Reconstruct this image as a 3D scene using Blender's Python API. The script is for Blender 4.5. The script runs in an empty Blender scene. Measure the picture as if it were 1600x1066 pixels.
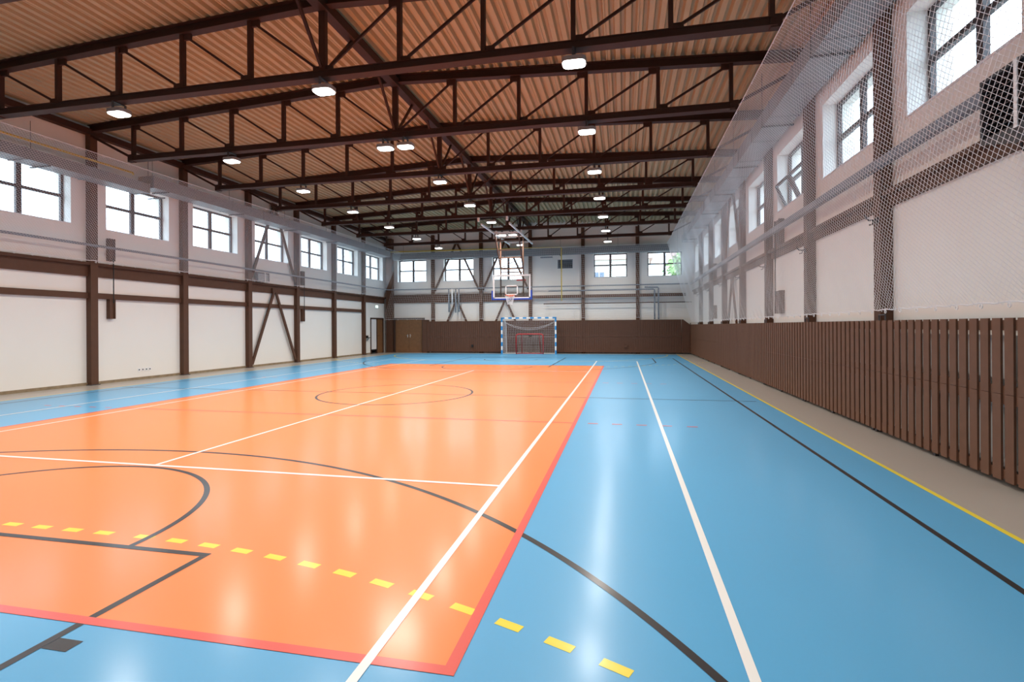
import bpy, math, random
from mathutils import Vector, Matrix
random.seed(7)
SC = bpy.context.scene
COL = SC.collection
# ------------------------------------------------------------------ camera
cam = bpy.data.cameras.new('camera'); camo = bpy.data.objects.new('camera', cam); COL.objects.link(camo)
CP = Vector((5.2531, -11.1635, 1.5641))
yaw, pitch, roll = .2046, -.0004, -.0056
fwd = Vector((-math.sin(yaw)*math.cos(pitch), math.cos(yaw)*math.cos(pitch), math.sin(pitch)))
r0 = Vector((math.cos(yaw), math.sin(yaw), 0)); u0 = r0.cross(fwd)
rt = r0*math.cos(roll)+u0*math.sin(roll); up = -r0*math.sin(roll)+u0*math.cos(roll)
camo.matrix_world = Matrix(((rt.x, up.x, -fwd.x, CP.x), (rt.y, up.y, -fwd.y, CP.y), (rt.z, up.z, -fwd.z, CP.z), (0, 0, 0, 1)))
cam.sensor_width = 36; cam.lens = 794.1/1600*36
cam.shift_x = -9.87/1600; cam.shift_y = -22.42/1600
cam.clip_start = .05; cam.clip_end = 400
SC.camera = camo
# ------------------------------------------------------------------ world, exposure
W = bpy.data.worlds.new('World'); SC.world = W; W.use_nodes = True
bg = W.node_tree.nodes['Background']; bg.inputs[0].default_value = (.68, .83, 1.0, 1); bg.inputs[1].default_value = 5.4
SC.view_settings.view_transform = 'Standard'; SC.view_settings.look = 'None'
SC.view_settings.gamma = 1; SC.view_settings.exposure = 0.30
LAMP_W = 66.0      # watts of each high bay lamp's light
# ------------------------------------------------------------------ materials
def mat(name, col, rough=.5, metal=0., bump=None, var=None, coat=0., spec=None, emit=None, trans=None):
    m = bpy.data.materials.new(name); m.use_nodes = True
    nt = m.node_tree; b = nt.nodes['Principled BSDF']
    b.inputs['Base Color'].default_value = (*col, 1); b.inputs['Roughness'].default_value = rough
    b.inputs['Metallic'].default_value = metal
    if spec is not None: b.inputs['Specular IOR Level'].default_value = spec
    if coat: b.inputs['Coat Weight'].default_value = coat; b.inputs['Coat Roughness'].default_value = .185
    if emit: b.inputs['Emission Color'].default_value = (*emit[0], 1); b.inputs['Emission Strength'].default_value = emit[1]
    tc = nt.nodes.new('ShaderNodeTexCoord')
    if var:   # (scale, amount) : slight wear / mottling of the surface colour
        n = nt.nodes.new('ShaderNodeTexNoise'); n.inputs['Scale'].default_value = var[0]; n.inputs['Detail'].default_value = 4
        nt.links.new(tc.outputs['Object'], n.inputs['Vector'])
        mx = nt.nodes.new('ShaderNodeMix'); mx.data_type = 'RGBA'
        mx.inputs['A'].default_value = tuple(c*(1-var[1]) for c in col)+(1,); mx.inputs['B'].default_value = tuple(min(1, c*(1+var[1])) for c in col)+(1,)
        nt.links.new(n.outputs['Fac'], mx.inputs['Factor']); nt.links.new(mx.outputs['Result'], b.inputs['Base Color'])
    if bump:  # (scale, strength)
        n = nt.nodes.new('ShaderNodeTexNoise'); n.inputs['Scale'].default_value = bump[0]
        nt.links.new(tc.outputs['Object'], n.inputs['Vector'])
        bp = nt.nodes.new('ShaderNodeBump'); bp.inputs['Strength'].default_value = bump[1]; bp.inputs['Distance'].default_value = .01
        nt.links.new(n.outputs['Fac'], bp.inputs['Height']); nt.links.new(bp.outputs['Normal'], b.inputs['Normal'])
    return m
M = {}
M['wall'] = mat('wall_paint', (.83, .80, .755), .75, var=(1.2, .025), bump=(60, .05))
M['steel'] = mat('brown_steel_paint', (.105, .050, .030), .55, spec=.25, var=(6, .15))
M['truss'] = mat('truss_brown_paint', (.052, .022, .015), .55, spec=.25, var=(6, .15))
M['deck'] = mat('roof_deck_sheet', (.47, .36, .21), .5, var=(1.5, .08))
M['slat'] = mat('brown_stained_wood', (.145, .070, .042), .6, spec=.25, var=(9, .18))
M['panel'] = mat('brown_wall_panel', (.115, .054, .034), .6, spec=.25, var=(5, .12))
FR = .42
def floor_mat(name, col, rough=FR):
    return mat(name, col, rough, var=(.6, .03), bump=(2.2, .012), spec=.35, coat=.42)
M['f_beige'] = floor_mat('floor_beige', (.40, .36, .32), .45)
M['f_blue'] = floor_mat('floor_blue', (.095, .38, .66))
M['f_orange'] = floor_mat('floor_orange', (.88, .24, .055))
M['f_red'] = floor_mat('line_red', (.75, .10, .075))
M['f_white'] = floor_mat('line_white', (.85, .83, .80))
M['f_black'] = floor_mat('line_black', (.018, .016, .018))
M['f_yellow'] = floor_mat('line_yellow', (.85, .68, .05))
M['white_metal'] = mat('white_metal', (.84, .84, .85), .4)
M['net'] = mat('white_net_cord', (.80, .79, .80), .8)
M['galv'] = mat('galvanised_sheet', (.22, .235, .25), .5, metal=.25, var=(3, .1))
M['pipe'] = mat('grey_pipe_paint', (.20, .22, .26), .45)
M['greydk'] = mat('dark_grey_metal', (.045, .045, .05), .5, var=(5, .15))
M['gas'] = mat('yellow_gas_pipe', (.72, .50, .04), .4)
M['frame'] = mat('dark_window_frame', (.045, .03, .032), .4)
M['oak'] = mat('oak_veneer', (.22, .105, .045), .45, var=(7, .25))
M['dooredge'] = mat('dark_brown_door_frame', (.06, .028, .018), .5)
M['blue'] = mat('blue_paint', (.02, .27, .62), .4)
M['blue_pad'] = mat('blue_edge_padding', (.015, .07, .45), .5)
M['red'] = mat('red_paint', (.50, .025, .025), .4)
M['rim'] = mat('orange_rim', (.80, .14, .03), .4)
M['chrome'] = mat('bright_metal', (.7, .7, .7), .25, metal=1)
M['led'] = mat('led_lens', (.9, .9, .9), .4, emit=((1.0, .95, .88), 14))
M['lamp_body'] = mat('lamp_housing', (.35, .35, .36), .4, metal=.6)
M['green_sign'] = mat('exit_sign_face', (.75, .95, .82), .4, emit=((.7, 1, .85), 1.5))
M['black'] = mat('black_plastic', (.012, .012, .012), .5)
M['screed'] = mat('beige_skirting', (.27, .20, .12), .7, var=(8, .5))
M['radiator'] = mat('radiator_enamel', (.66, .65, .62), .4)
M['house'] = mat('house_render', (.72, .69, .62), .9)
M['roof'] = mat('clay_roof', (.62, .42, .36), .9, var=(3, .3))
M['house_glass'] = mat('house_window_glass', (.12, .16, .22), .1)
M['leaf'] = mat('tree_leaves', (.34, .48, .22), .8, var=(3, .4))
M['bark'] = mat('tree_bark', (.1, .07, .05), .9)
M['ground'] = mat('outside_ground', (.30, .31, .28), .9, var=(1, .2))
def glass(name, tint, gl, rough=.02):
    m = bpy.data.materials.new(name); m.use_nodes = True; nt = m.node_tree; nt.nodes.clear()
    o = nt.nodes.new('ShaderNodeOutputMaterial'); t = nt.nodes.new('ShaderNodeBsdfTransparent'); g = nt.nodes.new('ShaderNodeBsdfGlossy')
    t.inputs[0].default_value = (*tint, 1); g.inputs['Roughness'].default_value = rough
    x = nt.nodes.new('ShaderNodeMixShader'); x.inputs[0].default_value = gl
    nt.links.new(t.outputs[0], x.inputs[1]); nt.links.new(g.outputs[0], x.inputs[2]); nt.links.new(x.outputs[0], o.inputs[0]); return m
M['pane'] = glass('window_glass', (.95, .97, .97), .05)
M['board_glass'] = glass('backboard_glass', (.93, .95, .95), .08)

# ------------------------------------------------------------------ mesh helpers
class MB:
    def __init__(s): s.v = []; s.f = []; s.mi = []; s.m = 0
    def add(s, vs, fs):
        n = len(s.v); s.v += [tuple(p) for p in vs]; s.f += [tuple(i+n for i in f) for f in fs]; s.mi += [s.m]*len(fs); return s
    def box(s, a, b):
        x0, x1 = sorted((a[0], b[0])); y0, y1 = sorted((a[1], b[1])); z0, z1 = sorted((a[2], b[2]))
        return s.add([(x0, y0, z0), (x1, y0, z0), (x1, y1, z0), (x0, y1, z0), (x0, y0, z1), (x1, y0, z1), (x1, y1, z1), (x0, y1, z1)],
                     [(0, 3, 2, 1), (4, 5, 6, 7), (0, 1, 5, 4), (1, 2, 6, 5), (2, 3, 7, 6), (3, 0, 4, 7)])
    def bar(s, a, b, w, h, upv=(0, 0, 1)):      # box from a to b; w across, h along upv
        a = Vector(a); b = Vector(b); d = (b-a).normalized(); u = Vector(upv); sd = d.cross(u)
        if sd.length < 1e-5: sd = Vector((1, 0, 0))
        sd.normalize(); u = sd.cross(d).normalized(); sd *= w/2; u *= h/2
        vs = []
        for p in (a, b): vs += [p-sd-u, p+sd-u, p+sd+u, p-sd+u]
        return s.add(vs, [(3, 2, 1, 0), (4, 5, 6, 7), (0, 1, 5, 4), (1, 2, 6, 5), (2, 3, 7, 6), (3, 0, 4, 7)])
    def tube(s, pts, r, n=8, caps=True, closed=False):
        pts = [Vector(p) for p in pts]; N = len(pts); base = len(s.v); vs = []; fs = []
        prev = None
        for i, p in enumerate(pts):
            if closed: d = (pts[(i+1) % N]-pts[i-1])
            else: d = pts[min(i+1, N-1)]-pts[max(i-1, 0)]
            d.normalize()
            if prev is None: e = d.orthogonal().normalized()
            else:
                e = prev-d*prev.dot(d)
                e = e.normalized() if e.length > 1e-6 else d.orthogonal().normalized()
            prev = e; g = d.cross(e)
            for j in range(n):
                t = 2*math.pi*j/n; vs.append(p+e*(r*math.cos(t))+g*(r*math.sin(t)))
        for i in range(N if closed else N-1):
            k = (i+1) % N
            for j in range(n): fs.append((i*n+j, i*n+(j+1) % n, k*n+(j+1) % n, k*n+j))
        if caps and not closed: fs.append(tuple(range(n))[::-1]); fs.append(tuple((N-1)*n+j for j in range(n)))
        return s.add(vs, fs)
    def prism(s, poly, ax, c0, c1):             # 2-D polygon extruded along axis ax
        def P(q, c):
            l = list(q); l.insert(ax, c); return tuple(l)
        n = len(poly); vs = [P(q, c0) for q in poly]+[P(q, c1) for q in poly]
        return s.add(vs, [tuple(range(n)), tuple(range(2*n-1, n-1, -1))]+[(i, (i+1) % n, n+(i+1) % n, n+i) for i in range(n)])
    def ibeam(s, a, b, w, h, t=.015, upv=(0, 0, 1)):
        a = Vector(a); b = Vector(b); d = (b-a).normalized(); u = Vector(upv); sd = d.cross(u).normalized(); u = sd.cross(d).normalized()
        s.bar(a+u*(h/2-t/2), b+u*(h/2-t/2), w, t, u); s.bar(a-u*(h/2-t/2), b-u*(h/2-t/2), w, t, u); return s.bar(a, b, t, h-2*t, u)
    def build(s, name, m, parent=None, smooth=False, loc=None):
        me = bpy.data.meshes.new(name); me.from_pydata(s.v, [], s.f)
        for x in (m if isinstance(m, (list, tuple)) else [m]): me.materials.append(M[x] if isinstance(x, str) else x)
        if any(s.mi): me.polygons.foreach_set('material_index', s.mi)
        if smooth: me.polygons.foreach_set('use_smooth', [True]*len(s.f))
        me.update(); o = bpy.data.objects.new(name, me); COL.objects.link(o)
        if parent: o.parent = parent
        if loc: o.location = loc
        return o
def tag(o, label=None, cat=None, group=None, kind=None):
    if label: o['label'] = label
    if cat: o['category'] = cat
    if group: o['group'] = group
    if kind: o['kind'] = kind
    return o
def thing(name, label, cat, loc=(0, 0, 0), rz=0, group=None, kind=None):
    o = bpy.data.objects.new(name, None); COL.objects.link(o); o.location = loc; o.rotation_euler = (0, 0, rz); o.empty_display_size = .2
    return tag(o, label, cat, group, kind)
def copy_tree(o, parent=None):
    c = o.copy(); COL.objects.link(c)
    if parent: c.parent = parent
    for ch in list(o.children): copy_tree(ch, c)
    return c
ORD = ['first', 'second', 'third', 'fourth', 'fifth', 'sixth', 'seventh', 'eighth', 'ninth', 'tenth', 'eleventh', 'twelfth']

# ------------------------------------------------------------------ room dimensions (metres)
XL, XR = -9.32, 9.09           # inner wall faces
YB, YF = -14.6, 18.3           # wall behind the camera, far wall
BAY = 3.017
ROW = lambda k: .28+BAY*k
ZT = lambda x: 7.655-.048*abs(x+.12)     # underside of the roof deck = top of the trusses
XC = -.12
WT = .56                        # wall thickness
# ---- floor: one mesh, painted areas and lines as its own layers
fl = MB(); LZ = .0006
def rect(x0, y0, x1, y1, m, lay):
    x0, x1 = sorted((x0, x1)); y0, y1 = sorted((y0, y1))
    fl.m = m; z = lay*LZ; fl.add([(x0, y0, z), (x1, y0, z), (x1, y1, z), (x0, y1, z)], [(0, 1, 2, 3)])
def ring(cx, cy, r, w, a0, a1, m, lay, n=96):
    fl.m = m; z = lay*LZ; vs = []
    for i in range(n+1):
        t = a0+(a1-a0)*i/n; c, s = math.cos(t), math.sin(t)
        vs += [(cx+(r-w)*c, cy+(r-w)*s, z), (cx+r*c, cy+r*s, z)]
    fl.add(vs, [(2*i, 2*i+1, 2*i+3, 2*i+2) for i in range(n)])
fl.box((-9.9, YB-.5, -.3), (9.6, YF+.5, 0))
BE, BL, OR, RE, WH, BK, YE = range(7)
rect(-8.07, YB+.6, 8.07, 17.35, BL, 1)
rect(-4.5, -9, 4.5, 9, OR, 2)
D = math.pi
for s in (-1, 1):                               # yellow handball lines
    rect(s*8.07, YB+.6, s*8.02, 17.35, YE, 3)
G = 17.0
def hb_arc(sy):
    # solid six metre line
    rect(-1.5, sy*(G-6)-.025, 1.5, sy*(G-6)+.025, YE, 3)
    for sx in (-1, 1):
        a0 = math.radians(90) if sx < 0 else 0
        lo = (D/2 if sx < 0 else 0); hi = lo+D/2
        if sy > 0: lo, hi = -hi, -lo            # mirror into the court
        if sx < 0 and sy > 0: lo, hi = -D, -D/2
        if sx > 0 and sy > 0: lo, hi = -D/2, 0
        ring(sx*1.5, sy*G, 6.025, .05, lo, hi, YE, 3)
    # dashed nine metre line
    def dash(cx, t0, t1, curved):
        if curved: ring(cx, sy*G, 9.03, .06, t0, t1, YE, 3, 4)
        else: rect(t0, sy*(G-9)-.03, t1, sy*(G-9)+.03, YE, 3)
    x = -1.425
    while x < 1.5: dash(0, x, min(x+.15, 1.5), False); x += .3
    s = .15
    while s < 9*1.02:
        for sx in (-1, 1):
            b0 = D/2-s/9; b1 = D/2-(s+.15)/9
            if sx < 0: b0, b1 = D-b0, D-b1
            if sy > 0: b0, b1 = -b0, -b1
            dash(sx*1.5, b0, b1, True)
        s += .3
hb_arc(-1)
hb_arc(1)
# black basketball lines
for s in (-1, 1):
    rect(s*7.55, -14, s*7.5, 14, BK, 4)
    ring(0, s*12.425, 6.75, .05, (D if s > 0 else 0)+.2108, (2*D if s > 0 else D)-.2108, BK, 4, 160)
    for q in (-1, 1):
        rect(q*6.6, s*14, q*6.55, s*11.01, BK, 4)
        rect(q*2.45, s*14, q*2.4, s*8.2, BK, 4)
        yb = s*9.12; rect(q*2.452, yb, q*2.6, yb+s*.085, BK, 4)
        for t in (1.75, 3.0, 3.85): rect(q*2.45, s*(14-t-.0), q*2.55, s*(14-t-.05), BK, 4)
    rect(-2.45, s*8.2, 2.45, s*8.15, BK, 4.6)
    ring(0, s*8.175, 1.8, .05, (D if s > 0 else 0), (2*D if s > 0 else D), BK, 4.3, 64)
    rect(-7.55, s*14, 7.55, s*14.05, BK, 4.3)
    ring(0, s*12.425, 1.3, .05, (D if s > 0 else 0), (2*D if s > 0 else D), BK, 4, 32)
rect(-7.9, -.02, 7.9, .02, BK, 4)
ring(0, 0, 1.8, .05, 0, 2*D, BK, 4.3)
# red volleyball frame, attack lines and their dashed extensions
for s in (-1, 1):
    rect(min(s*4.5, s*4.44), -9, max(s*4.5, s*4.44), 9, RE, 5); rect(-4.44, min(s*9, s*8.94), 4.44, max(s*9, s*8.94), RE, 5)
    rect(-4.44, s*2.93, 4.44, s*2.975, RE, 5)
    for q in (-1, 1):
        for i in range(5): rect(q*(4.68+.38*i), s*2.93, q*(4.84+.38*i), s*2.975, RE, 5)
# white tennis lines
for s in (-1, 1):
    rect(s*4.07-.025, -11.9, s*4.07+.025, 11.75, WH, 6)
    rect(s*5.81-.025, -11.9, s*5.81+.025, 11.75, WH, 6)
    rect(-4.07, s*6.33-.025, 4.07, s*6.33+.025, WH, 6.3)
    rect(-5.81, s*11.72-.025, 5.81, s*11.72+.025, WH, 6.3)
rect(-.025, -6.30, .025, 6.30, WH, 6)
tag(fl.build('floor', ['f_beige', 'f_blue', 'f_orange', 'f_red', 'f_white', 'f_black', 'f_yellow']),
    'glossy sports floor, blue with an orange court and coloured court lines', 'floor', kind='structure')

# ---- walls with real window openings
WZ0, WZ1 = 4.40, 5.86
WW = 2.06
def slab(name, ax, c0, c1, lo, hi, ztop, holes, label):
    """wall of constant ax between c0 and c1; holes are (a0, a1, z0, z1) along the other axis"""
    mb = MB(); As = sorted({lo, hi, *[h[0] for h in holes], *[h[1] for h in holes]}); Zs = sorted({0, ztop, *[h[2] for h in holes], *[h[3] for h in holes]})
    for i in range(len(As)-1):
        j = 0
        while j < len(Zs)-1:
            def hole(jj):
                am = (As[i]+As[i+1])/2; zm = (Zs[jj]+Zs[jj+1])/2
                return any(h[0] < am < h[1] and h[2] < zm < h[3] for h in holes)
            if hole(j): j += 1; continue
            k = j
            while k+1 < len(Zs)-1 and not hole(k+1): k += 1
            if ax == 0: mb.box((c0, As[i], Zs[j]), (c1, As[i+1], Zs[k+1]))
            else: mb.box((As[i], c0, Zs[j]), (As[i+1], c1, Zs[k+1]))
            j = k+1
    return tag(mb.build(name, 'wall'), label, 'wall', kind='structure')
bays = list(range(-5, 6))
side_holes = [(ROW(k)+BAY/2-WW/2, ROW(k)+BAY/2+WW/2, WZ0, WZ1) for k in bays if ROW(k)+BAY/2-WW/2 > YB]
DO = (16.35, 17.95, 0, 2.06)
slab('wall_left', 0, XL-WT, XL, YB-WT, YF+WT, 7.45, side_holes+[DO], 'long cream wall on the left with a row of high square windows')
slab('wall_right', 0, XR, XR+WT, YB-WT, YF+WT, 7.45, side_holes, 'long cream wall on the right behind the protective net')
far_c = [-7.58, -4.56, -1.5, 4.52, 7.52]
far_holes = [(c-.94, c+.94, 4.34, 5.72) for c in far_c]+[(1.5, 2.38, 4.92, 5.44)]
slab('wall_front', 1, YF, YF+WT, XL, XR, 8.0, far_holes, 'far end wall above the brown panelling')
slab('wall_back', 1, YB-WT, YB, XL, XR, 8.0, [], 'plain end wall behind the camera')
# corridor seen through the side doorway
cb = MB(); cb.box((XL-2.4, 15.6, 0), (XL-2.3, 18.8, 2.6)); cb.box((XL-2.4, 15.5, 0), (XL-WT, 15.6, 2.6)); cb.box((XL-2.4, 18.8, 0), (XL-WT, 18.9, 2.6)); cb.box((XL-2.4, 15.5, 2.6), (XL-WT, 18.9, 2.7))
cb.box((XL-2.4, 15.5, -.1), (XL-WT, 18.9, 0))
tag(cb.build('wall_corridor', 'wall'), 'white corridor walls behind the open side doorway', 'wall', kind='structure')

wn = 0
def window(center, along, outward, w, z0, z1, label, open_sash=False):
    """window unit: frame set into the opening; along/outward are unit vectors"""
    global wn; wn += 1
    A = Vector(along); O = Vector(outward); C = Vector(center)+O*.29
    root = tag(thing('window_%d' % wn, label, 'window'), kind='structure')
    zm = z0+(z1-z0)*.52
    def P(a, z, o=0): return C+A*a+O*o+Vector((0, 0, z))
    f = MB(); h = w/2; t = .06
    f.bar(P(-h, z0+t/2), P(h, z0+t/2), .07, t); f.bar(P(-h, z1-t/2), P(h, z1-t/2), .07, t)
    f.bar(P(-h+t/2, z0), P(-h+t/2, z1), t, .07, O); f.bar(P(h-t/2, z0), P(h-t/2, z1), t, .07, O)
    f.build('window_frame', 'frame', root)
    g = MB(); g.bar(P(0, z0+t), P(0, z1-t), .12, .075, O); g.build('mullion', 'frame', root)
    MB().bar(P(-h+t, zm), P(-.06, zm), .075, .075).build('transom', 'frame', root); MB().bar(P(.06, zm), P(h-t, zm), .075, .075).build('transom', 'frame', root)
    quads = [(-h+t, -.06, z0+t, zm-.037), (.06, h-t, z0+t, zm-.037), (-h+t, -.06, zm+.037, z1-t), (.06, h-t, zm+.037, z1-t)]
    for i, (a0, a1, b0, b1) in enumerate(quads):
        if open_sash and b0 < zm-.1:
            s = MB(); tilt = .42
            def Q(a, z): return P(a, z)-O*((z-b0)*math.sin(tilt)+.06)+Vector((0, 0, (math.cos(tilt)-1)*(z-b0)))
            nrm = O
            for (p, q) in ((Q(a0, b0), Q(a1, b0)), (Q(a0, b1), Q(a1, b1)), (Q(a0, b0), Q(a0, b1)), (Q(a1, b0), Q(a1, b1))): s.bar(p, q, .055, .055, O)
            so = s.build('open_sash', 'frame', root); so['label'] = 'lower sash tilted open into the hall'
            MB().bar((Q(a0, b0)+Q(a1, b0))/2, (Q(a0, b1)+Q(a1, b1))/2, (a1-a0)-.05, .008, O).build('window_pane', 'pane', so)
        else:
            MB().bar(P((a0+a1)/2, b0), P((a0+a1)/2, b1), a1-a0, .008, O).build('window_pane', 'pane', root)
    sb = MB(); q0 = Vector(center)+Vector((0, 0, z0+.012)); sb.bar(q0-A*h+O*.13, q0+A*h+O*.13, .3, .02); sb.build('window_sill', 'white_metal', root)
vis = [k for k in bays if ROW(k)+BAY/2-WW/2 > YB]
for k in vis:
    y = ROW(k)+BAY/2
    def posn(i): return ('behind the camera, bay %s' % ORD[-i-1]) if i < 0 else ORD[i]
    window((XL, y, 0), (0, 1, 0), (-1, 0, 0), WW, WZ0, WZ1, 'high four pane window in the left wall, %s' % (ORD[k+1]+' from the near end' if k >= -1 else 'beside the camera, number %s going back' % ORD[-k-2]))
for k in vis:
    y = ROW(k)+BAY/2
    window((XR, y, 0), (0, -1, 0), (1, 0, 0), WW, WZ0, WZ1, 'high four pane window in the right wall behind the net, %s' % (ORD[k+2]+' from the near end' if k >= -2 else 'beside the camera, number %s going back' % ORD[-k-3]), open_sash=(k == 0))
fl_names = ['nearest the left corner', 'between the two left braces', 'behind the basketball frame', 'right of the wall vent', 'in the right corner']
for c, n in zip(far_c, fl_names):
    window((c, YF, 0), (1, 0, 0), (0, 1, 0), 1.88, 4.34, 5.72, 'four pane window in the far wall, '+n)

# ---- roof deck: trapezoidal sheet, ribs along the hall
pr = []; x = XL-.3; PITCH = .2105; i = 0
H = .09
while x < XR+.3:
    seam = (i % 3 == 0)
    a, b, c, d = x, x+.095, x+.125, x+.18
    z = ZT
    pr += [(a, z(a)), (b, z(b)), (c, z(c)+H), (d, z(d)+H)]
    if seam:
        pr[-4:-2] = [(a, z(a)), (a+.028, z(a)), (a+.034, z(a)+.012), (a+.042, z(a)+.012), (a+.048, z(a)), (b, z(b))]
    x += PITCH; i += 1
dk = MB(); n = len(pr)
vs = [(p[0], YB-.4, p[1]) for p in pr]+[(p[0], YF+.4, p[1]) for p in pr]+[(p[0], YB-.4, 8.0) for p in (pr[0], pr[-1])]+[(p[0], YF+.4, 8.0) for p in (pr[0], pr[-1])]
fs = [(i, n+i, n+i+1, i+1) for i in range(n-1)]
fs += [(2*n, 2*n+2, 2*n+3, 2*n+1)]
dk.add(vs, fs)
tag(dk.build('ceiling', 'deck'), 'brown corrugated steel roof deck over the hall', 'ceiling', kind='structure')

# ------------------------------------------------------------------ roof trusses
XE0, XE1 = -7.8, 7.5
NODES = [-7.8, -6.25, -4.71, -3.18, -1.66, -.13, 1.38, 2.92, 4.46, 6.01, 7.5]
def make_truss(name, label):
    r = thing(name, label, 'roof truss', (0, 0, 0), group='steel roof trusses across the hall')
    tc = MB(); zt = lambda x: ZT(x)-.1
    for a, b in ((XL+.05, XC), (XC, XR-.05)): tc.ibeam((a, 0, zt(a)), (b, 0, zt(b)), .16, .2, .018)
    tc.build('top_chord', 'truss', r)
    bc = MB(); bc.bar((XE0-.06, 0, 6.13), (XE1+.06, 0, 6.13), .19, .018); bc.bar((XE0-.06, -.035, 6.20), (XE1+.06, -.035, 6.20), .014, .12); bc.bar((XE0-.06, .035, 6.20), (XE1+.06, .035, 6.20), .014, .12)
    bc.bar((XE0-.06, 0, 6.262), (XE1+.06, 0, 6.262), .15, .012)
    bc.build('bottom_chord', 'truss', r)
    for i, x in enumerate(NODES):
        w = .13 if i == 5 else .075
        MB().box((x-w/2, -.045, 6.26), (x+w/2, .045, ZT(x)-.19)).build('vertical_post', 'truss', r)
    for i, x in enumerate(NODES):
        if i < 5: a, b = x, NODES[i+1]
        elif i > 5: a, b = x, NODES[i-1]
        else: continue
        s = 1 if b > a else -1
        d = MB(); d.bar((a+s*.08, 0, ZT(a)-.24), (b-s*.08, 0, 6.30), .035, .045); d.build('diagonal_brace', 'truss', r)
    for i, x in enumerate(NODES):
        s = 1 if i < 5 else -1
        if i != 5: MB().box((x+s*.02, -.02, ZT(x)-.31), (x+s*.2, .02, ZT(x)-.19)).build('gusset_plate', 'truss', r)
        if i in (0, 10): MB().box((x-s*.14, -.06, 6.10), (x+s*.03, .06, 6.30)).build('gusset_plate', 'truss', r)
        elif i == 5: MB().box((x-.2, -.02, 6.26), (x+.2, .02, 6.37)).build('gusset_plate', 'truss', r)
        else: MB().box((x-s*.02, -.02, 6.26), (x-s*.2, .02, 6.37)).build('gusset_plate', 'truss', r)
    for a, b in ((XE0-.05, XL+.12), (XE1+.05, XR-.12)):
        MB().bar((a, 0, 6.22), (b, 0, ZT(b)-.30), .05, .06).build('end_strut', 'truss', r)
    return r
tr = None
for k in range(-3, 6):
    vi = k+1
    lab = ('brown steel roof truss over the hall, %s counted from the camera' % ORD[vi]) if vi >= 0 else ('brown steel roof truss above and behind the camera' if k == -3 else 'brown steel roof truss just above the camera')
    if tr is None: tr = make_truss('roof_truss', lab); o = tr
    else: o = copy_tree(tr); o['label'] = lab
    o.location = (0, ROW(k), 0)
# ridge beam with its double chord and knee braces
rb = thing('ridge_beam', 'long brown ridge beam running under the roof peak', 'beam')
m = MB()
for sx in (-.07, .07): m.box((XC+sx-.022, YB+.02, 7.38), (XC+sx+.022, YF-.02, 7.56))
m.box((XC-.1, YB+.02, 7.365), (XC+.1, YF-.02, 7.38)); m.build('beam_body', 'truss', rb)
for k in range(-3, 6):
    for s in (-1, 1):
        MB().bar((XC, ROW(k)+s*.08, 6.32), (XC, ROW(k)+s*1.0, 7.37), .05, .05).build('knee_brace', 'truss', rb)
for sx, x, n in ((1, XL, 'left'), (-1, XR, 'right')):
    m = MB(); m.box((x+sx*.02, YB+.02, 6.93), (x+sx*.2, YF-.02, 7.09)); tag(m.build('eaves_beam', 'truss'), 'long dark brown eaves beam on top of the %s wall' % n, 'beam')

# ------------------------------------------------------------------ wall columns
def ibcol(mb, x, y, ax, w, d, z0, z1):
    """H column: flanges facing the room; ax = outward axis sign for the room side"""
    mb.box((x-.012 if ax > 0 else x, y-w/2, z0), (x if ax > 0 else x+.012, y+w/2, z1))
for side, x, s in (('left', -9.15, 1), ('right', 8.92, -1)):
    wall = XL if s > 0 else XR
    lo = -2
    for k in range(lo, 7):
        if k == 6: continue
        t = thing('steel_column', 'brown steel column on the %s wall, %s' % (side, ORD[k+2]+' from the near end'), 'column', (0, ROW(k), 0), group='steel columns of the side walls')
        m = MB(); m.box((x, -.1, 0), (x-s*.016, .1, ZT(x)-.2)); m.box((x-s*.016, -.092, 0), (wall+s*.002, .092, ZT(x)-.2))
        m.build('column_shaft', 'steel', t)
        MB().box((x+s*.03, -.13, 0), (wall+s*.003, .13, .02)).build('base_plate', 'greydk', t)
        MB().box((x+s*.03, -.11, 6.86), (wall+s*.21, .11, 6.92)).build('head_plate', 'truss', t)
        if side == 'right':
            h = MB(); h.tube([(x, -.03, 3.10), (x-.12, -.03, 3.10), (x-.16, -.03, 3.13), (x-.17, -.03, 3.19)], .012, 6); h.tube([(x-.06, -.03, 3.10), (x-.07, -.03, 3.04), (x-.12, -.03, 3.03)], .01, 6)
            h.box((x-.03, -.06, 3.05), (x, 0, 3.14)); h.build('tie_hook', 'greydk', t)
# corner pilaster and far wall columns
t = tag(MB().box((-9.14, 17.95, 0), (-8.76, 18.29, ZT(-9)-.2)).build('corner_pilaster', 'steel'), 'wide brown corner pilaster between the two doors', 'column')
for i, x in enumerate([-6.15, -3.1, -.1, 2.98, 6.03]):
    m = MB(); m.box((-.1, 0, 0), (.1, .016, ZT(x)-.2)); m.box((-.09, .016, 0), (.09, .178, ZT(x)-.2))
    o = thing('steel_column', 'brown steel column on the far wall, %s from the left corner' % ORD[i], 'column', (x, 18.12, 0), group='steel columns of the far wall')
    m.build('column_shaft', 'steel', o)

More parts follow.
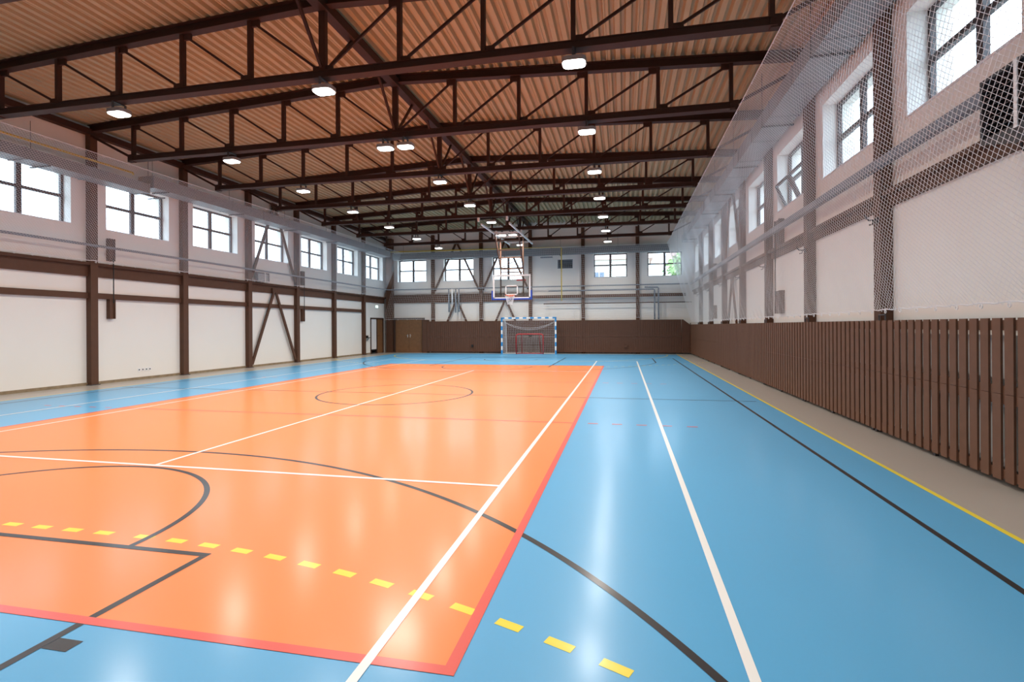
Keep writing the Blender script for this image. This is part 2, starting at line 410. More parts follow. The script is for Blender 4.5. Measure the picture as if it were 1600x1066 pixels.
# ------------------------------------------------------------------ horizontal beams and rails
def wallbeam(name, label, side, parts, cat='beam'):
    t = thing(name, label, cat)
    for pn, mt, fn in parts: fn(MB()).build(pn, mt, t)
    return t
wallbeam('edge_beam', 'deep brown beam along the left wall below the net', 0, [
    ('beam_web', 'steel', lambda m: m.box((XL, YB+.02, 3.02), (XL+.06, 18.0, 3.40))),
    ('beam_flange', 'steel', lambda m: m.box((XL, YB+.02, 3.33), (XL+.15, 18.0, 3.41)))])
tag(MB().box((XL, YB+.02, 2.41), (XL+.08, 15.45, 2.57)).build('wall_rail', 'steel'), 'slim brown rail along the left wall below the deep beam', 'rail')
wallbeam('edge_beam', 'deep brown beam along the right wall behind the net', 0, [
    ('beam_web', 'steel', lambda m: m.box((XR, YB+.02, 3.28), (XR-.06, YF-.02, 3.43))),
    ('beam_flange', 'steel', lambda m: m.box((XR, YB+.02, 3.43), (XR-.14, YF-.02, 3.50)))])
wallbeam('edge_beam', 'deep brown beam on the left half of the far wall', 0, [
    ('beam_web', 'steel', lambda m: m.box((-8.76, YF, 3.04), (.0, YF-.08, 3.56))),
    ('beam_flange', 'steel', lambda m: m.box((-8.76, YF, 3.50), (.0, YF-.13, 3.56)))])
# V bracing
def brace(label, pts, w=.12):
    t = thing('wind_brace', label, 'brace', group='crossed wind braces')
    for a, b in pts:
        MB().bar(a, b, .05, w).build('brace_bar', 'steel', t)
    apex = pts[0][1]
    return t
def vset(side, x, s):
    y0, y1 = ROW(2)+.14, ROW(3)-.14; ym = (y0+y1)/2
    for zb, zt, n in ((.12, 3.12, 'lower'), (3.62, 6.7, 'upper')):
        t = thing('wind_brace', '%s brown inverted V brace on the %s wall between two columns' % (n, side), 'brace', group='wind braces')
        for yy, sg in ((y0, -1), (y1, 1)):
            m = MB(); m.bar((x+s*.11, yy, zb), (x+s*.11, ym+sg*.04, zt), .06, .11, (0, 1, 0)); m.build('brace_bar', 'steel', t)
        MB().box((x+s*.075, ym-.16, zt-.05), (x+s*.135, ym+.16, zt+.12)).build('gusset_plate', 'steel', t)
vset('left', XL, 1); vset('right', XR, -1)
for xa, xb, nm in ((-6.15, -3.1, 'left'), (-3.1, -.1, 'right')):
    xm = (xa+xb)/2
    for zb, zt, n in ((.12, 3.12, 'lower'), (3.75, 6.62, 'upper')):
        t = thing('wind_brace', '%s brown inverted V brace on the far wall, %s of the two bays' % (n, nm), 'brace', group='wind braces')
        for xx, sg in ((xa+.12, -1), (xb-.12, 1)):
            MB().bar((xx, 18.17, zb), (xm+sg*.04, 18.17, zt), .06, .11, (1, 0, 0)).build('brace_bar', 'steel', t)
        MB().box((xm-.16, 18.14, zt-.05), (xm+.16, 18.21, zt+.12)).build('gusset_plate', 'steel', t)

# ------------------------------------------------------------------ pipes, ducts
LASTPIPE = [None]
def pipe(label, pts, r, mt='pipe', name='pipe', cat='pipe', clips=()):
    m = MB(); m.tube(pts, r, 8); o = m.build(name, mt, None, True)
    tag(o, label, cat); LASTPIPE[0] = o
    for c in clips:
        MB().box((c[0]-.03, c[1]-.03, c[2]-.04), (c[0]+.03, c[1]+.03, c[2]+.04)).build('pipe_clip', 'greydk', o)
    return o
pipe('grey pipe along the left wall under the windows', [(XL+.30, YB+.05, 3.86), (XL+.30, 17.6, 3.86), (-8.9, 17.88, 3.86), (-8.7, 17.9, 3.86)], .035,
     clips=[(XL+.20, ROW(k), 3.86) for k in range(-2, 6)])
tag(MB().box((XR-.30, YB+.05, 3.80), (XR-.2, YF-.4, 3.92)).build('cable_tray', 'pipe'), 'grey cable tray along the right wall under the windows', 'cable tray')
pipe('upper grey pipe across the far wall', [(-8.7, 18.0, 3.86), (8.7, 18.0, 3.86)], .035)
pipe('second grey pipe across the far wall ending in a drop', [(1.0, 17.94, 3.60), (6.88, 17.94, 3.60), (6.93, 17.94, 3.55), (6.93, 17.94, 1.92)], .04)
pipe('grey drop pipe in the right corner of the far wall', [(6.4, 17.94, 3.72), (7.1, 17.94, 3.70), (7.14, 17.94, 3.64), (7.14, 17.94, 1.92)], .04)
pipe('thin brown pipe across the right half of the far wall', [(.7, 18.05, 2.86), (8.9, 18.05, 2.86)], .03, 'steel')
t = MB(); t.box((.0, 18.0, 3.20), (8.6, 18.12, 3.36)); t.box((.0, 17.98, 3.19), (8.6, 18.0, 3.24))
tag(t.build('cable_tray', 'steel'), 'dark cable tray across the right half of the far wall', 'cable tray')
for x, z0 in ((-5.05, 2.45), (-4.84, 2.9), (-4.62, 2.42), (-4.42, 2.45)):
    pipe('short hanging grey pipe on the far wall, %s of four side by side' % {-5.05: 'leftmost', -4.84: 'second', -4.62: 'third', -4.42: 'rightmost'}[x], [(x, 17.95, 3.83), (x, 17.95, z0)], .045, 'white_metal' if x == -4.84 else 'pipe', clips=())
    MB().box((x-.03, 17.99, 3.2), (x+.03, 18.13, 3.26)).build('pipe_bracket', 'greydk', LASTPIPE[0])
pipe('yellow gas pipe high along the left wall', [(XL+.42, YB+.05, 6.16), (XL+.42, 1.2, 6.16), (XL+.1, 1.5, 6.22)], .03, 'gas', 'gas_pipe')
pipe('yellow gas pipe high across the far wall with a long drop', [(-8.7, 17.56, 6.14), (1.75, 17.56, 6.05), (1.81, 17.56, 6.0), (1.81, 17.56, 3.0)], .03, 'gas', 'gas_pipe')
def duct(label, a, b, w, h, drop=True, ax=1):
    t = thing('air_duct', label, 'air duct')
    m = MB(); m.bar(a, b, w, h); m.build('duct_body', 'galv', t)
    L = (Vector(b)-Vector(a)); n = int(L.length/1.5); d = L.normalized()
    sd = d.cross(Vector((0, 0, 1)))
    for i in range(n+1):
        p = Vector(a)+L*(i/n)
        MB().bar(p-d*.015, p+d*.015, w+.03, h+.03).build('duct_flange', 'galv', t)
    for i in range(0, n+1, 2):
        p = Vector(a)+L*((i+.3)/n)
        if p.y < YF:
            hm = MB(); hm.bar(p-sd*(w/2+.04)-Vector((0, 0, h/2+.03)), p+sd*(w/2+.04)-Vector((0, 0, h/2+.03)), .04, .03)
            hm.tube([p-sd*(w/2+.03)-Vector((0, 0, h/2)), p-sd*(w/2+.03)+Vector((0, 0, 1.0))], .006, 5)
            hm.build('duct_hanger', 'greydk', t)
    return t
duct('slimmer pale air duct above the nearest left windows', (XL+.47, YB+.1, 5.74), (XL+.47, 1.45, 5.74), .54, .27)
duct('long grey sheet metal air duct above the left windows', (XL+.47, 1.6, 5.98), (XL+.47, 17.4, 5.98), .54, .34)
duct('grey sheet metal air duct across the far wall', (-8.50, 17.83, 5.84), (7.7, 17.83, 5.84), .40, .36)
duct('long grey sheet metal air duct above the right windows', (XR-.46, YB+.1, 6.2), (XR-.46, 17.3, 6.2), .58, .34)

# ------------------------------------------------------------------ lamps
def make_lamp(label):
    t = thing('high_bay_lamp', label, 'ceiling lamp', group='LED high bay lamps under the trusses')
    def rr(w, d, r, n=4):
        out = []
        for cx, cy, a in ((w/2-r, d/2-r, 0), (-w/2+r, d/2-r, 90), (-w/2+r, -d/2+r, 180), (w/2-r, -d/2+r, 270)):
            for i in range(n+1):
                q = math.radians(a+90*i/n); out.append((cx+r*math.cos(q), cy+r*math.sin(q)))
        return out
    MB().prism(rr(.40, .30, .10), 2, -.045, .03).build('lamp_housing', 'lamp_body', t)
    m = MB(); p = rr(.36, .26, .08); m.add([(x, y, -.048) for x, y in p]+[(x, y, -.060) for x, y in p], [tuple(range(len(p)))]+[tuple(range(2*len(p)-1, len(p)-1, -1))]+[(i, (i+1) % len(p), len(p)+(i+1) % len(p), len(p)+i) for i in range(len(p))])
    m.build('lamp_lens', 'led', t)
    al = bpy.data.lights.new('lamp_light', 'AREA'); al.shape = 'RECTANGLE'; al.size = .34; al.size_y = .24; al.energy = LAMP_W; al.color = (1, .945, .87); al.spread = math.radians(150)
    lo = bpy.data.objects.new('lamp_light', al); COL.objects.link(lo); lo.parent = t; lo.location = (0, 0, -.062)
    m = MB(); m.box((-.02, -.14, .03), (.02, -.12, .17)); m.box((-.02, .12, .03), (.02, .14, .17)); m.box((-.02, -.14, .155), (.02, .14, .171)); m.build('lamp_bracket', 'greydk', t)
    return t
lamp0 = None
for k in range(-3, 6):  # two nearest rows are out of view, added to brighten the near floor
    vi = k+1
    which = ('under the %s truss from the camera' % ORD[vi]) if vi >= 0 else 'under the %s truss' % ('nearest hidden' if k == -2 else 'rearmost hidden')
    xs = [(-4.71, 'left row'), (4.47, 'right row')]
    xs += [(-.39, 'left one of a central pair'), (.13, 'right one of a central pair')] if k in (0, 4) else [(-.12, 'central row')]
    for x, r in xs:
        lab = 'bright LED lamp, %s, %s' % (r, which)
        if lamp0 is None: lamp0 = make_lamp(lab); o = lamp0
        else: o = copy_tree(lamp0); o['label'] = lab
        o.location = (x, ROW(k), 5.949)
    if k in (0, 4):
        pass

# ------------------------------------------------------------------ nets
def net_mesh(P, nu, nv, r, diamond=True, parent=None, name='netting', m='net'):
    """real cord mesh: P(u, v) -> point; every cell edge is a thin three sided cord"""
    V = []; F = []
    tri = [(math.cos(2*math.pi*j/3+.5), math.sin(2*math.pi*j/3+.5)) for j in range(3)]
    def strand(pts):
        base = len(V); N = len(pts)
        d = (pts[-1]-pts[0]).normalized(); e = d.orthogonal().normalized(); g = d.cross(e)
        off = [e*(r*a)+g*(r*b) for a, b in tri]
        for p in pts:
            for o in off: V.append(tuple(p+o))
        for i in range(N-1):
            for j in range(3):
                F.append((base+i*3+j, base+i*3+(j+1) % 3, base+i*3+3+(j+1) % 3, base+i*3+3+j))
    if diamond:
        # cords run zig-zag so that they cross at every knot
        for s in range(-nv, nu+1):
            for sg in (1, -1):
                pts = []
                for j in range(nv+1):
                    u = s+j if sg > 0 else s+nv-j
                    if 0 <= u <= nu: pts.append(P(u/nu, j/nv))
                if len(pts) > 1: strand(pts)
    else:
        for i in range(nu+1): strand([P(i/nu, j/nv) for j in range(0, nv+1)])
        for j in range(nv+1): strand([P(i/nu, j/nv) for i in range(0, nu+1)])
    me = bpy.data.meshes.new(name); me.from_pydata(V, [], F); me.materials.append(M[m]); me.update()
    o = bpy.data.objects.new(name, me); COL.objects.link(o)
    if parent: o.parent = parent
    return o
def hookmesh():
    m = MB(); m.tube([(0, .022*math.cos(a), .022*math.sin(a)-.02) for a in [i*math.pi/4 for i in range(8)]], .005, 5, closed=True); return m
def ropes(t, pa, pb, nh, r=.007, sag=.0, up=False):
    pa = Vector(pa); pb = Vector(pb); n = nh*4
    pts = [pa+(pb-pa)*(i/n)+Vector((0, 0, sag*abs(math.sin(math.pi*i/4)))) for i in range(n+1)]
    rp = MB().tube(pts, r, 5).build('edge_rope', 'net', t)
    h0 = None
    for i in range(nh):
        p = pa+(pb-pa)*((i+.5)/nh)
        if h0 is None: h0 = hookmesh().build('hook_ring', 'white_metal', rp); h = h0
        else: h = h0.copy(); COL.objects.link(h)
        h.location = p
    return rp
YN0, YN1 = -9.6, 17.38
# right net: from the truss ends down to the top of the slatted cover
tR = thing('protective_net', 'tall white protective net slanting in front of the right wall', 'net')
def PR(u, v):
    y = YN0+(YN1-YN0)*u; w = v
    x = 8.80-(8.80-7.58)*w-.05*math.sin(math.pi*w)*math.sin(u*97)*.3; z = 1.76+(6.02-1.76)*w-.0*w
    z += .02*math.sin(u*math.pi*2*70)*(1-w)**12
    return Vector((x, y, z))
net_mesh(PR, 372, 62, .0023, True, tR)
ropes(tR, (8.80, YN0, 1.76), (8.80, YN1, 1.76), 70, .007, .015); ropes(tR, (7.58, YN0, 6.03), (7.58, YN1, 6.03), 40)
tL = thing('protective_net', 'white protective net slanting in front of the left windows', 'net')
def PL(u, v):
    y = YN0+(YN1-YN0)*u
    return Vector((-9.03+(9.03-7.84)*v, y, 3.44+(6.02-3.44)*v+.02*math.sin(u*math.pi*2*70)*(1-v)**12))
net_mesh(PL, 400, 44, .0022, True, tL)
ropes(tL, (-9.03, YN0, 3.43), (-9.03, YN1, 3.43), 70, .009, .02); ropes(tL, (-7.84, YN0, 6.03), (-7.84, YN1, 6.03), 40)
tF = thing('protective_net', 'fine square protective net in front of the far wall', 'net')
def PF(u, v):
    z = 2.03+(6.02-2.03)*v; xl = -8.98+1.1*v; xr = 8.76-1.15*v
    return Vector((xl+(xr-xl)*u, 17.42, z))
net_mesh(PF, 150, 36, .0028, False, tF)
ropes(tF, (-8.98, 17.42, 2.03), (8.76, 17.42, 2.03), 30, .007, 0); ropes(tF, (-7.88, 17.42, 6.03), (7.61, 17.42, 6.03), 30)

# ------------------------------------------------------------------ slatted radiator covers (right wall)
def make_cover(label):
    t = thing('slatted_cover', label, 'radiator cover', group='slatted wooden covers along the right wall')
    for z0, z1, nm in ((.06, .888, 'lower_slats'), (.892, 1.62, 'upper_slats')):
        m = MB(); n = 18; p = BAY/n
        for i in range(n): m.box((0, i*p+.006, z0), (.020, i*p+p-.047, z1))
        m.build(nm, 'slat', t)
    for z, hh in ((.12, .045), (.88, .09), (1.55, .05)):
        MB().box((.020, .0, z-hh), (.05, BAY-.004, z+hh)).build('cross_rail', 'slat', t)
    tb = MB(); tb.tube([(.03, BAY-.42, 1.60), (.03, BAY-.42, 1.70), (.03, BAY-.24, 1.70), (.03, BAY-.24, 1.60)], .012, 5); tb.build('top_bracket', 'greydk', t)
    for y in (.02, BAY/2, BAY-.08): MB().box((.0601, y, 0), (.10, y+.05, 1.5)).build('support_post', 'greydk', t)
    return t
c0 = None
for k in range(-2, 6):
    lab = 'brown vertical slat radiator cover on the right wall, %s panel from the near end' % ORD[k+2]
    if c0 is None: c0 = make_cover(lab); o = c0
    else: o = copy_tree(c0); o['label'] = lab
    o.location = (8.80, ROW(k)-.02, 0)
    if k == 5:  # last bay is shorter
        pass
# radiators behind the covers
for k in (-2, -1, 0):
    t = thing('radiator', 'pale radiator behind the slatted cover, %s from the near end' % ORD[k+2], 'radiator', (8.93, ROW(k)+.35, 0), group='radiators behind the covers')
    m = MB(); m.box((.0, 0, .2), (.06, 2.2, .78))
    for i in range(22): m.box((-.012, i*.1+.02, .24), (0, i*.1+.08, .74))
    m.build('radiator_panel', 'radiator', t)
    m = MB(); m.box((.0, 0, 1.02), (.06, 2.2, 1.45)); m.build('radiator_panel', 'radiator', t)
    m = MB(); m.tube([(.03, 2.2, .3), (.03, 2.35, .3), (.03, 2.35, 1.2), (.03, 2.2, 1.2)], .015, 6); m.build('radiator_pipe', 'radiator', t)

# ------------------------------------------------------------------ far wall panelling
def make_far_panel(label, w):
    t = thing('wall_panelling', label, 'wall panelling', group='brown panelling along the far wall')
    for z0, z1 in ((.07, .95), (.956, 1.90)):
        m = MB(); n = max(1, round(w/.125)); p = w/n
        for i in range(n): m.box((i*p+.004, 0, z0), (i*p+p-.004, .03, z1))
        m.box((0.002, .03, z0), (w-.002, .045, z1))
        m.build('panel_boards', 'panel', t)
    MB().box((.3, .06, 0), (w-.3, .10, .06)).build('panel_plinth', 'greydk', t)
    return t
xs = [-6.42, -3.1, -.1, 2.98, 6.03, 8.34]
for i in range(5):
    o = make_far_panel('brown board panelling on the far wall, %s section from the left' % ORD[i], xs[i+1]-xs[i]-.004); o.location = (xs[i], 17.86, 0)
# slanted end piece in the right corner
m = MB(); m.prism([(8.345, .07), (8.78, .07), (8.78, 1.62), (8.42, 1.9), (8.345, 1.9)], 1, 17.80, 17.85)
tag(m.build('panel_end_piece', 'panel'), 'brown end piece with a sloping top in the far right corner', 'wall panelling')
m = MB(); m.box((-6.72, 17.90, 0), (-6.44, YF-.01, 2.0)); tag(m.build('door_jamb_box', 'panel'), 'brown boxed jamb right of the double door', 'jamb')
o = tag(MB().box((-3.62, 17.80, .36), (-3.50, 17.858, .50)).build('socket_box', 'black'), 'small black socket box low on the brown far panelling', 'socket')
o = tag(MB().box((5.25, 17.81, .36), (5.45, 17.858, .50)).build('socket_box', 'panel'), 'small brown socket box on the right of the far panelling', 'socket')

# ------------------------------------------------------------------ doors
t = thing('door_2', 'oak double door in the far wall under the corner window', 'door', kind='structure')
m = MB(); m.box((-8.70, 18.12, 0), (-8.60, YF, 2.10)); m.box((-6.84, 18.12, 0), (-6.74, YF, 2.10)); m.box((-8.70, 18.12, 2.04), (-6.74, YF, 2.12)); m.build('door_frame', 'dooredge', t)
for a, b, hx in ((-8.6, -7.725, -7.80), (-7.715, -6.84, -7.64)):
    l = MB(); l.box((a, 18.17, .01), (b, 18.22, 2.04)); lf = l.build('door_leaf', 'oak', t)
    h = MB(); h.tube([(hx, 18.17, 1.05), (hx, 18.12, 1.05), (hx+(-.1 if hx < -7.72 else .1), 18.12, 1.05)], .011, 6); h.box((hx-.02, 18.16, .92), (hx+.02, 18.172, 1.12)); h.build('door_handle', 'chrome', lf)
t = thing('door_1', 'side doorway in the left wall with one brown leaf and one pale leaf', 'door', kind='structure')
m = MB(); m.box((XL-.1, 16.28, 0), (XL+.03, 16.37, 2.12)); m.box((XL-.1, 17.86, 0), (XL+.03, 17.94, 2.12)); m.box((XL-.1, 16.28, 2.05), (XL+.03, 17.94, 2.13)); m.box((XL-.1, 17.08, 0), (XL+.02, 17.13, 2.05)); m.build('door_frame', 'dooredge', t)
l = MB(); l.box((XL-.06, 17.14, .01), (XL-.02, 17.86, 2.05)); lf = l.build('door_leaf', 'oak', t)
h = MB(); h.tube([(XL-.02, 17.2, 1.05), (XL+.04, 17.2, 1.05), (XL+.04, 17.32, 1.05)], .011, 6); h.build('door_handle', 'chrome', lf)
l = MB(); l.box((XL-.06, 16.38, .25), (XL-.02, 17.07, 2.05)); lf = l.build('door_leaf', 'white_metal', t); lf['label'] = 'pale door leaf'
l = MB(); l.box((XL-.07, 16.38, .01), (XL-.01, 17.07, .08)); l.box((XL-.07, 16.38, .18), (XL-.01, 17.07, .24)); l.build('kick_rail', 'black', t)
# exit sign with running figure and arrow
t = thing('exit_sign', 'small lit emergency exit sign above the side doorway', 'sign', (XL, 17.0, 2.80))
MB().box((0, -.17, -.085), (.05, .17, .085)).build('sign_box', 'white_metal', t)
MB().box((.05, -.155, -.07), (.055, .155, .07)).build('sign_face', 'green_sign', t)
m = MB(); m.bar((.057, -.02, .0), (.057, .06, .0), .004, .02); m.prism([(.06, -.03), (.10, 0), (.06, .03)], 0, .0555, .059)
m.tube([(.057, -.10, .045), (.057, -.10, .04)], .012, 6); m.bar((.057, -.10, .03), (.057, -.09, -.01), .004, .02); m.bar((.057, -.09, -.01), (.057, -.12, -.05), .004, .012); m.bar((.057, -.09, -.01), (.057, -.06, -.04), .004, .012)
m.build('sign_pictogram', mat('sign_green', (.0, .25, .1), .5), t)
t = thing('wall_shelf', 'small dark wall shelf beside the side doorway', 'shelf', (XL, 15.85, .95))
MB().box((0, -.2, 0), (.2, .2, .03)).build('shelf_board', 'black', t); MB().bar((.01, 0, -.18), (.16, 0, 0), .03, .02).build('shelf_bracket', 'greydk', t); MB().box((.03, -.16, .03), (.13, -.04, .14)).build('shelf_box', 'black', t)
# sockets on the left wall
for i in range(4):
    y = 1.74+i*.12
    t = thing('wall_socket', 'white wall socket low on the left wall, %s of four in a row' % ORD[i], 'socket', (XL, y, .30), group='row of wall sockets')
    MB().box((0, -.045, -.045), (.012, .045, .045)).build('socket_plate', 'white_metal', t); MB().box((.012, -.02, -.02), (.014, .02, .02)).build('socket_holes', 'greydk', t)
# skirting along the left wall and dark strip painting the shade behind right covers
m = MB(); m.box((XL, YB+.02, 0), (XL+.03, 16.27, .075)); tag(m.build('baseboard_left', 'screed'), 'rough beige skirting strip along the left wall', 'skirting', kind='structure')
m = MB(); m.box((XR-.02, YB+.02, 0), (XR, YF-.02, .09)); tag(m.build('shade_strip_right', 'greydk'), 'dark strip painting the shade behind the slatted covers', 'skirting', kind='structure')

# ------------------------------------------------------------------ guide casings, heaters, vent
def guide(label, x, s, y, w=.17):
    t = thing('guide_casing', label, 'guide casing', (x, y, 0), group='brown guide casings on the side walls')
    for z0, z1, n in ((1.85, 2.41, 'lower_casing'), (3.52, 4.16, 'upper_casing')):
        m = MB(); m.box((s*.002, -w/2, z0), (s*.10, w/2, z1)); m.box((s*.10, -w/2, z0), (s*.13, -w/2+.03, z1)); m.box((s*.10, w/2-.03, z0), (s*.13, w/2, z1)); m.build(n, 'steel', t)
    MB().tube([(s*.16, 0, 2.3), (s*.16, 0, 3.6)], .014, 6).build('guide_rod', 'black', t)
guide('brown vertical guide casing beside the first full column on the left wall', XL, 1, .83)
guide('brown vertical guide casing beyond the V brace on the left wall', XL, 1, 9.78)
guide('brown vertical guide casing behind the right net, nearer one', XR, -1, 2.45, .4)
guide('brown vertical guide casing behind the right net, farther one', XR, -1, 11.6, .4)
def heater(label, loc, s, w, h, d, dark):
    t = thing('air_heater', label, 'air heater', loc)
    mt = 'greydk' if dark else 'pipe'
    m = MB(); m.box((0, -w/2, 0), (s*d, w/2, .03)); m.box((0, -w/2, h-.03), (s*d, w/2, h)); m.box((0, -w/2, .03), (s*d, -w/2+.03, h-.03)); m.box((0, w/2-.03, .03), (s*d, w/2, h-.03)); m.box((0, -w/2+.03, .03), (s*.05, w/2-.03, h-.03)); m.build('heater_body', mt, t)
    n = int(h/.06)
    m = MB()
    for i in range(n): m.bar((s*(d-.03), -w/2+.03, .05+i*(h-.08)/n), (s*(d-.03), w/2-.03, .05+i*(h-.08)/n), .05, .008, (s*.6, 0, 1))
    m.build('louvres', 'greydk' if dark else 'white_metal', t)
    MB().box((s*d, .06, .0), (s*(d+.01), .10, h)).build('centre_bar', 'white_metal', t)
heater('large dark louvred air heater on the right wall behind the net', (8.785, -6.2, 3.22), -1, 1.06, .58, .285, True)
heater('small grey louvred air heater on the left wall at the V brace', (XL+.145, 6.95, 3.44), 1, .7, .37, .12, False)
t = thing('wall_vent', 'small grey louvred vent in the far wall', 'vent', (1.94, YF, 5.18))
m = MB(); m.box((-.44, .0, -.26), (.44, .03, -.22)); m.box((-.44, 0, .22), (.44, .03, .26)); m.box((-.44, 0, -.22), (-.40, .03, .22)); m.box((.40, 0, -.22), (.44, .03, .22)); m.build('vent_frame', 'pipe', t)
m = MB()
for i in range(9): m.bar((-.4, .06, -.19+i*.047), (.4, .06, -.19+i*.047), .05, .006, (0, -.6, 1))
m.build('vent_louvres', 'pipe', t)
MB().box((-.44, .3, -.26), (.44, .32, .26)).build('vent_back', 'greydk', t)
# fluorescent tube lamp on the far wall
t = thing('wall_bracket_lamp', 'thin grey strip fitting under the far duct', 'fitting', (.9, 17.95, 5.52)); MB().box((-.35, -.04, 0), (.35, .04, .06)).build('strip_body', 'pipe', t)

# ------------------------------------------------------------------ basketball hoop
t = thing('basketball_hoop', 'ceiling hung basketball hoop with glass backboard and folding frame', 'basketball hoop', (-.05, 12.85, 0))
B0, B1 = 2.93, 4.02
MB().box((-.9, 0, B0), (.9, .018, B1)).build('backboard_glass', 'board_glass', t)
m = MB(); e = .055
for a, b in (((-.93, -.012, B1-.03), (.93, .03, B1+e)), ((-.93, -.012, B0-.02), (.93, .03, B0+e)), ((-.93, -.012, B0), (-.93+e+.02, .03, B1)), ((.93-e-.02, -.012, B0), (.93, .03, B1))): m.box(a, b)
m.build('backboard_frame', 'white_metal', t)
m = MB()
for a, b in (((-.31, -.006, 3.10), (-.26, -.001, 3.56)), ((.26, -.006, 3.10), (.31, -.001, 3.56)), ((-.31, -.006, 3.51), (.31, -.001, 3.56)), ((-.31, -.006, 3.10), (.31, -.001, 3.14))): m.box(a, b)
m.build('target_square', 'white_metal', t)
m = MB(); m.box((-1.0, -.03, B0-.07), (1.0, .05, B0-.005)); m.box((-1.0, -.03, B0-.005), (-.935, .05, B0+.38)); m.box((.935, -.03, B0-.005), (1.0, .05, B0+.38)); m.build('edge_padding', 'blue_pad', t)
m = MB(); m.tube([(.235*math.cos(a), -.385+.235*math.sin(a), 3.05) for a in [i*math.pi/12 for i in range(24)]], .012, 8, closed=True)
m.box((-.1, -.16, 3.0), (.1, -.01, 3.06)); m.bar((-.09, -.02, 2.98), (-.2, -.26, 3.04), .02, .02); m.bar((.09, -.02, 2.98), (.2, -.26, 3.04), .02, .02)
m.build('rim', 'rim', t, False)
m = MB()
def hp(i, j):
    rr_ = .235-(.12*(j/5)**.8); a = (i+(.5 if j % 2 else 0))*2*math.pi/12; return (rr_*math.cos(a), -.385+rr_*math.sin(a), 3.04-.085*j)
for j in range(5):
    for i in range(12):
        m.tube([hp(i, j), hp(i if j % 2 == 0 else i+1, j+1)], .006, 4, False); m.tube([hp(i, j), hp(i-1 if j % 2 == 0 else i, j+1)], .006, 4, False)
m.build('basket_net', 'net', t)
fr = M['hoop_frame'] = mat('hoop_frame_paint', (.09, .045, .028), .4)
m = MB()
XM = .56
for sx in (-XM, XM):
    m.bar((sx, .10, 2.95), (sx, .10, 5.88), .06, .06, (0, 1, 0)); m.bar((sx, .16, 4.25), (sx, -1.0, 5.88), .06, .06, (0, 1, 0))
    m.bar((sx, .0, 3.2), (sx, .14, 3.2), .05, .05); m.bar((sx, .0, 3.9), (sx, .14, 3.9), .05, .05)
for z in (4.2, 4.02, 3.5, 3.0): m.bar((-XM, .10, z), (XM, .10, z), .05, .05)
for z, y in ((4.37, .07), (4.87, -.28), (5.2, -.52), (5.6, -.8)): m.bar((-XM, y+.03, z), (XM, y+.03, z), .06, .06)
m.bar((-XM, .10, 4.42), (XM, -.26, 4.84), .03, .03, (0, 1, 0)); m.bar((XM, .10, 4.42), (-XM, -.26, 4.84), .03, .03, (0, 1, 0))
m.build('mast_frame', fr, t)
m = MB()
for sx in (-.62, .6): m.bar((sx, -3.1, 5.93), (sx, 2.4, 5.93), .06, .07)
m.bar((-.62, -1.0, 5.93), (.6, -1.0, 5.93), .05, .05); m.bar((-.62, .1, 5.93), (.6, .1, 5.93), .05, .05); m.bar((-.62, 1.8, 5.93), (.6, 1.8, 5.93), .05, .05)
for yy in (ROW(3)-12.85, ROW(4)-12.85):
    for sx in (-.62, .6): m.box((sx-.04, yy-.06, 5.96), (sx+.04, yy+.06, 6.121))
m.build('ceiling_rails', 'white_metal', t)
MB().box((.22, .12, 3.78), (.68, .17, 3.84)).build('release_bar', 'red', t)
m = MB(); m.box((.33, .2, 3.2), (.42, .26, 3.36)); m.build('counterweight', 'white_metal', t)

# ------------------------------------------------------------------ handball goal
t = thing('handball_goal', 'handball goal with blue and white striped posts and a square net', 'handball goal', (0, 16.95, 0))
def striped(a, b, n, nm, first):
    a = Vector(a); b = Vector(b); m = MB(); L = b-a
    for i in range(n):
        m.m = 0 if (i+first) % 2 == 0 else 1
        m.bar(a+L*(i/n), a+L*((i+1)/n), .08, .08, (0, 1, 0))
    m.build(nm, ['blue', 'white_metal'], t)
striped((-1.54, 0, 2.04), (-1.54, 0, 0), 9, 'goal_post', 0); striped((1.54, 0, 2.04), (1.54, 0, 0), 9, 'goal_post', 0)
striped((-1.58, 0, 2.04), (1.58, 0, 2.04), 15, 'crossbar', 0)
m = MB()
for s in (-1, 1):
    m.tube([(s*1.5, .02, .02), (s*1.45, .8, .02)], .018, 6); m.tube([(s*1.5, .03, 2.02), (s*1.45, .35, 2.0), (s*1.42, .55, 1.6), (s*1.45, .8, .02)], .018, 6)
m.tube([(-1.45, .8, .02), (1.45, .8, .02)], .018, 6); m.build('back_frame', 'white_metal', t)
def PG(u, v):
    x = -1.46+2.92*u; z = 2.0*v; y = .78-.46*v+.04*math.sin(u*3.14)*math.sin(v*3.14)
    return Vector((x, y, z))
net_mesh(PG, 29, 20, .0035, False, t, 'goal_netting')
def PGs(s):
    return lambda u, v: Vector((s*(1.49-.03*u), .03+(.75-.42*v)*u, .02+1.98*v))
for s in (-1, 1): net_mesh(PGs(s), 8, 20, .0035, False, t, 'side_netting')
net_mesh(lambda u, v: Vector((-1.46+2.92*u, .04+.3*v, 2.01)), 29, 4, .0035, False, t, 'top_netting')
net_mesh(lambda u, v: Vector((-1.4+2.8*u, .25, 1.97-(.50+.10*v)*math.sin(math.pi*(.06+.88*u))**.7*(1 if v == 0 else 1))), 28, 1, .006, False, t, 'net_catcher')
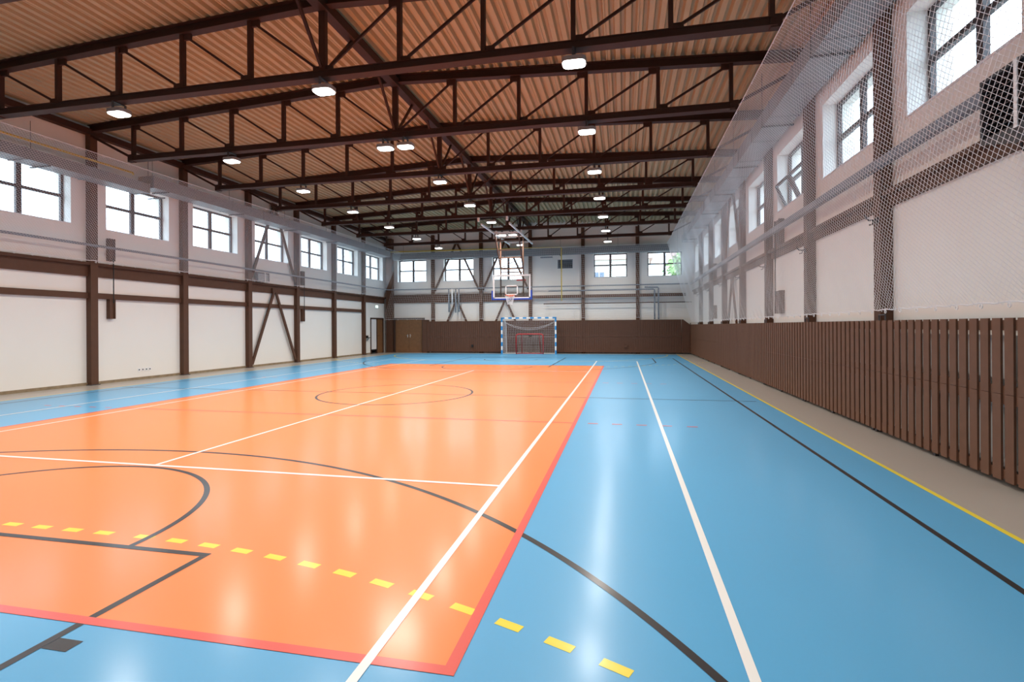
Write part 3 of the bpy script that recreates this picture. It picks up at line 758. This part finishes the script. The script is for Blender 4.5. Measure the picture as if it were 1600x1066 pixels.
# floorball goal in its mouth
t = thing('floorball_goal', 'small red floorball goal standing inside the handball goal', 'floorball goal', (.07, 16.90, 0))
m = MB(); hw = .77; H2 = 1.13
m.tube([(-hw, 0, .02), (-hw, 0, H2-.12), (-hw+.03, 0, H2-.04), (-hw+.12, 0, H2), (hw-.12, 0, H2), (hw-.03, 0, H2-.04), (hw, 0, H2-.12), (hw, 0, .02)], .03, 8)
m.build('goal_frame', 'red', t, True)
m = MB(); m.tube([(-hw, 0, .025), (-hw+.1, .55, .025), (hw-.1, .55, .025), (hw, 0, .025)], .022, 6); m.tube([(-.5, 0, H2), (-.5, .25, H2-.02), (-.55, .55, .03)], .018, 6); m.tube([(.5, 0, H2), (.5, .25, H2-.02), (.55, .55, .03)], .018, 6); m.build('base_frame', 'red', t, True)
M['bnet'] = mat('grey_net_cord', (.45, .40, .36), .8)
net_mesh(lambda u, v: Vector((-.74+1.48*u, .53-.3*v*v+.03, 1.1*v+.02)), 24, 18, .003, False, t, 'goal_netting', 'bnet')
m = MB(); m.prism([(-.2, 1.09), (.2, 1.09), (.05, 1.0), (-.05, 1.0)], 1, .30, .34); m.build('net_drop_cloth', 'black', t)

# ------------------------------------------------------------------ outside
tag(MB().box((-80, -80, -.5), (80, 120, -.32)).build('ground', 'ground'), 'plain ground around the hall', 'ground', kind='structure')
def house(label, x, y, w, d, h, rh, wins):
    t = thing('house', label, 'house', (x, y, -.32))
    MB().box((-w/2, 0, 0), (w/2, d, h)).build('house_wall', 'house', t)
    m = MB(); m.prism([(-.6, h), (d+.6, h), (d/2, h+rh)], 0, -w/2-.4, w/2+.4); m.build('house_roof', 'roof', t)
    for (wx, wz) in wins:
        f = MB(); f.box((wx-.65, -.05, wz-.75), (wx+.65, 0, wz+.75)); fo = f.build('house_window', 'white_metal', t)
        MB().box((wx-.55, -.07, wz-.65), (wx-.04, -.051, wz+.65)).build('window_pane', 'house_glass', fo); MB().box((wx+.04, -.07, wz-.65), (wx+.55, -.051, wz+.65)).build('window_pane', 'house_glass', fo)
house('pale house with a red tiled roof seen through the far windows', 2.0, 46, 12, 9, 9.2, 3.2, [(-3.5, 7.2), (.6, 7.2), (4.2, 7.2)])
house('pale house farther right seen through the corner window', 17.5, 52, 12, 9, 9.6, 3.0, [(-3, 7.6), (2, 7.6)])
def tree(label, x, y, h, r, seed):
    rnd = random.Random(seed)
    t = thing('tree', label, 'tree', (x, y, -.32))
    m = MB(); m.tube([(0, 0, 0), (.1, 0, h*.4), (0, .1, h*.8)], .18, 7); m.build('trunk', 'bark', t)
    m = MB()
    for i in range(1500):
        a = rnd.uniform(0, 2*math.pi); c = rnd.uniform(-1, 1); q = rnd.random()**.4
        p = Vector((r*q*math.cos(a)*math.sqrt(1-c*c), r*q*math.sin(a)*math.sqrt(1-c*c), h*.72+r*1.1*q*c))
        d = Vector((rnd.gauss(0, 1), rnd.gauss(0, 1), rnd.gauss(0, 1))).normalized(); e = d.orthogonal().normalized()*.2; g = d.cross(e)
        m.add([p-e, p+g*.6, p+e, p-g*.6], [(0, 1, 2, 3)])
    m.build('crown', 'leaf', t)
tree('green tree outside the corner window', 10.6, 34, 8.4, 2.1, 3)
tree('small green tree outside the window right of the vent', 6.9, 36, 6.6, 1.3, 5)
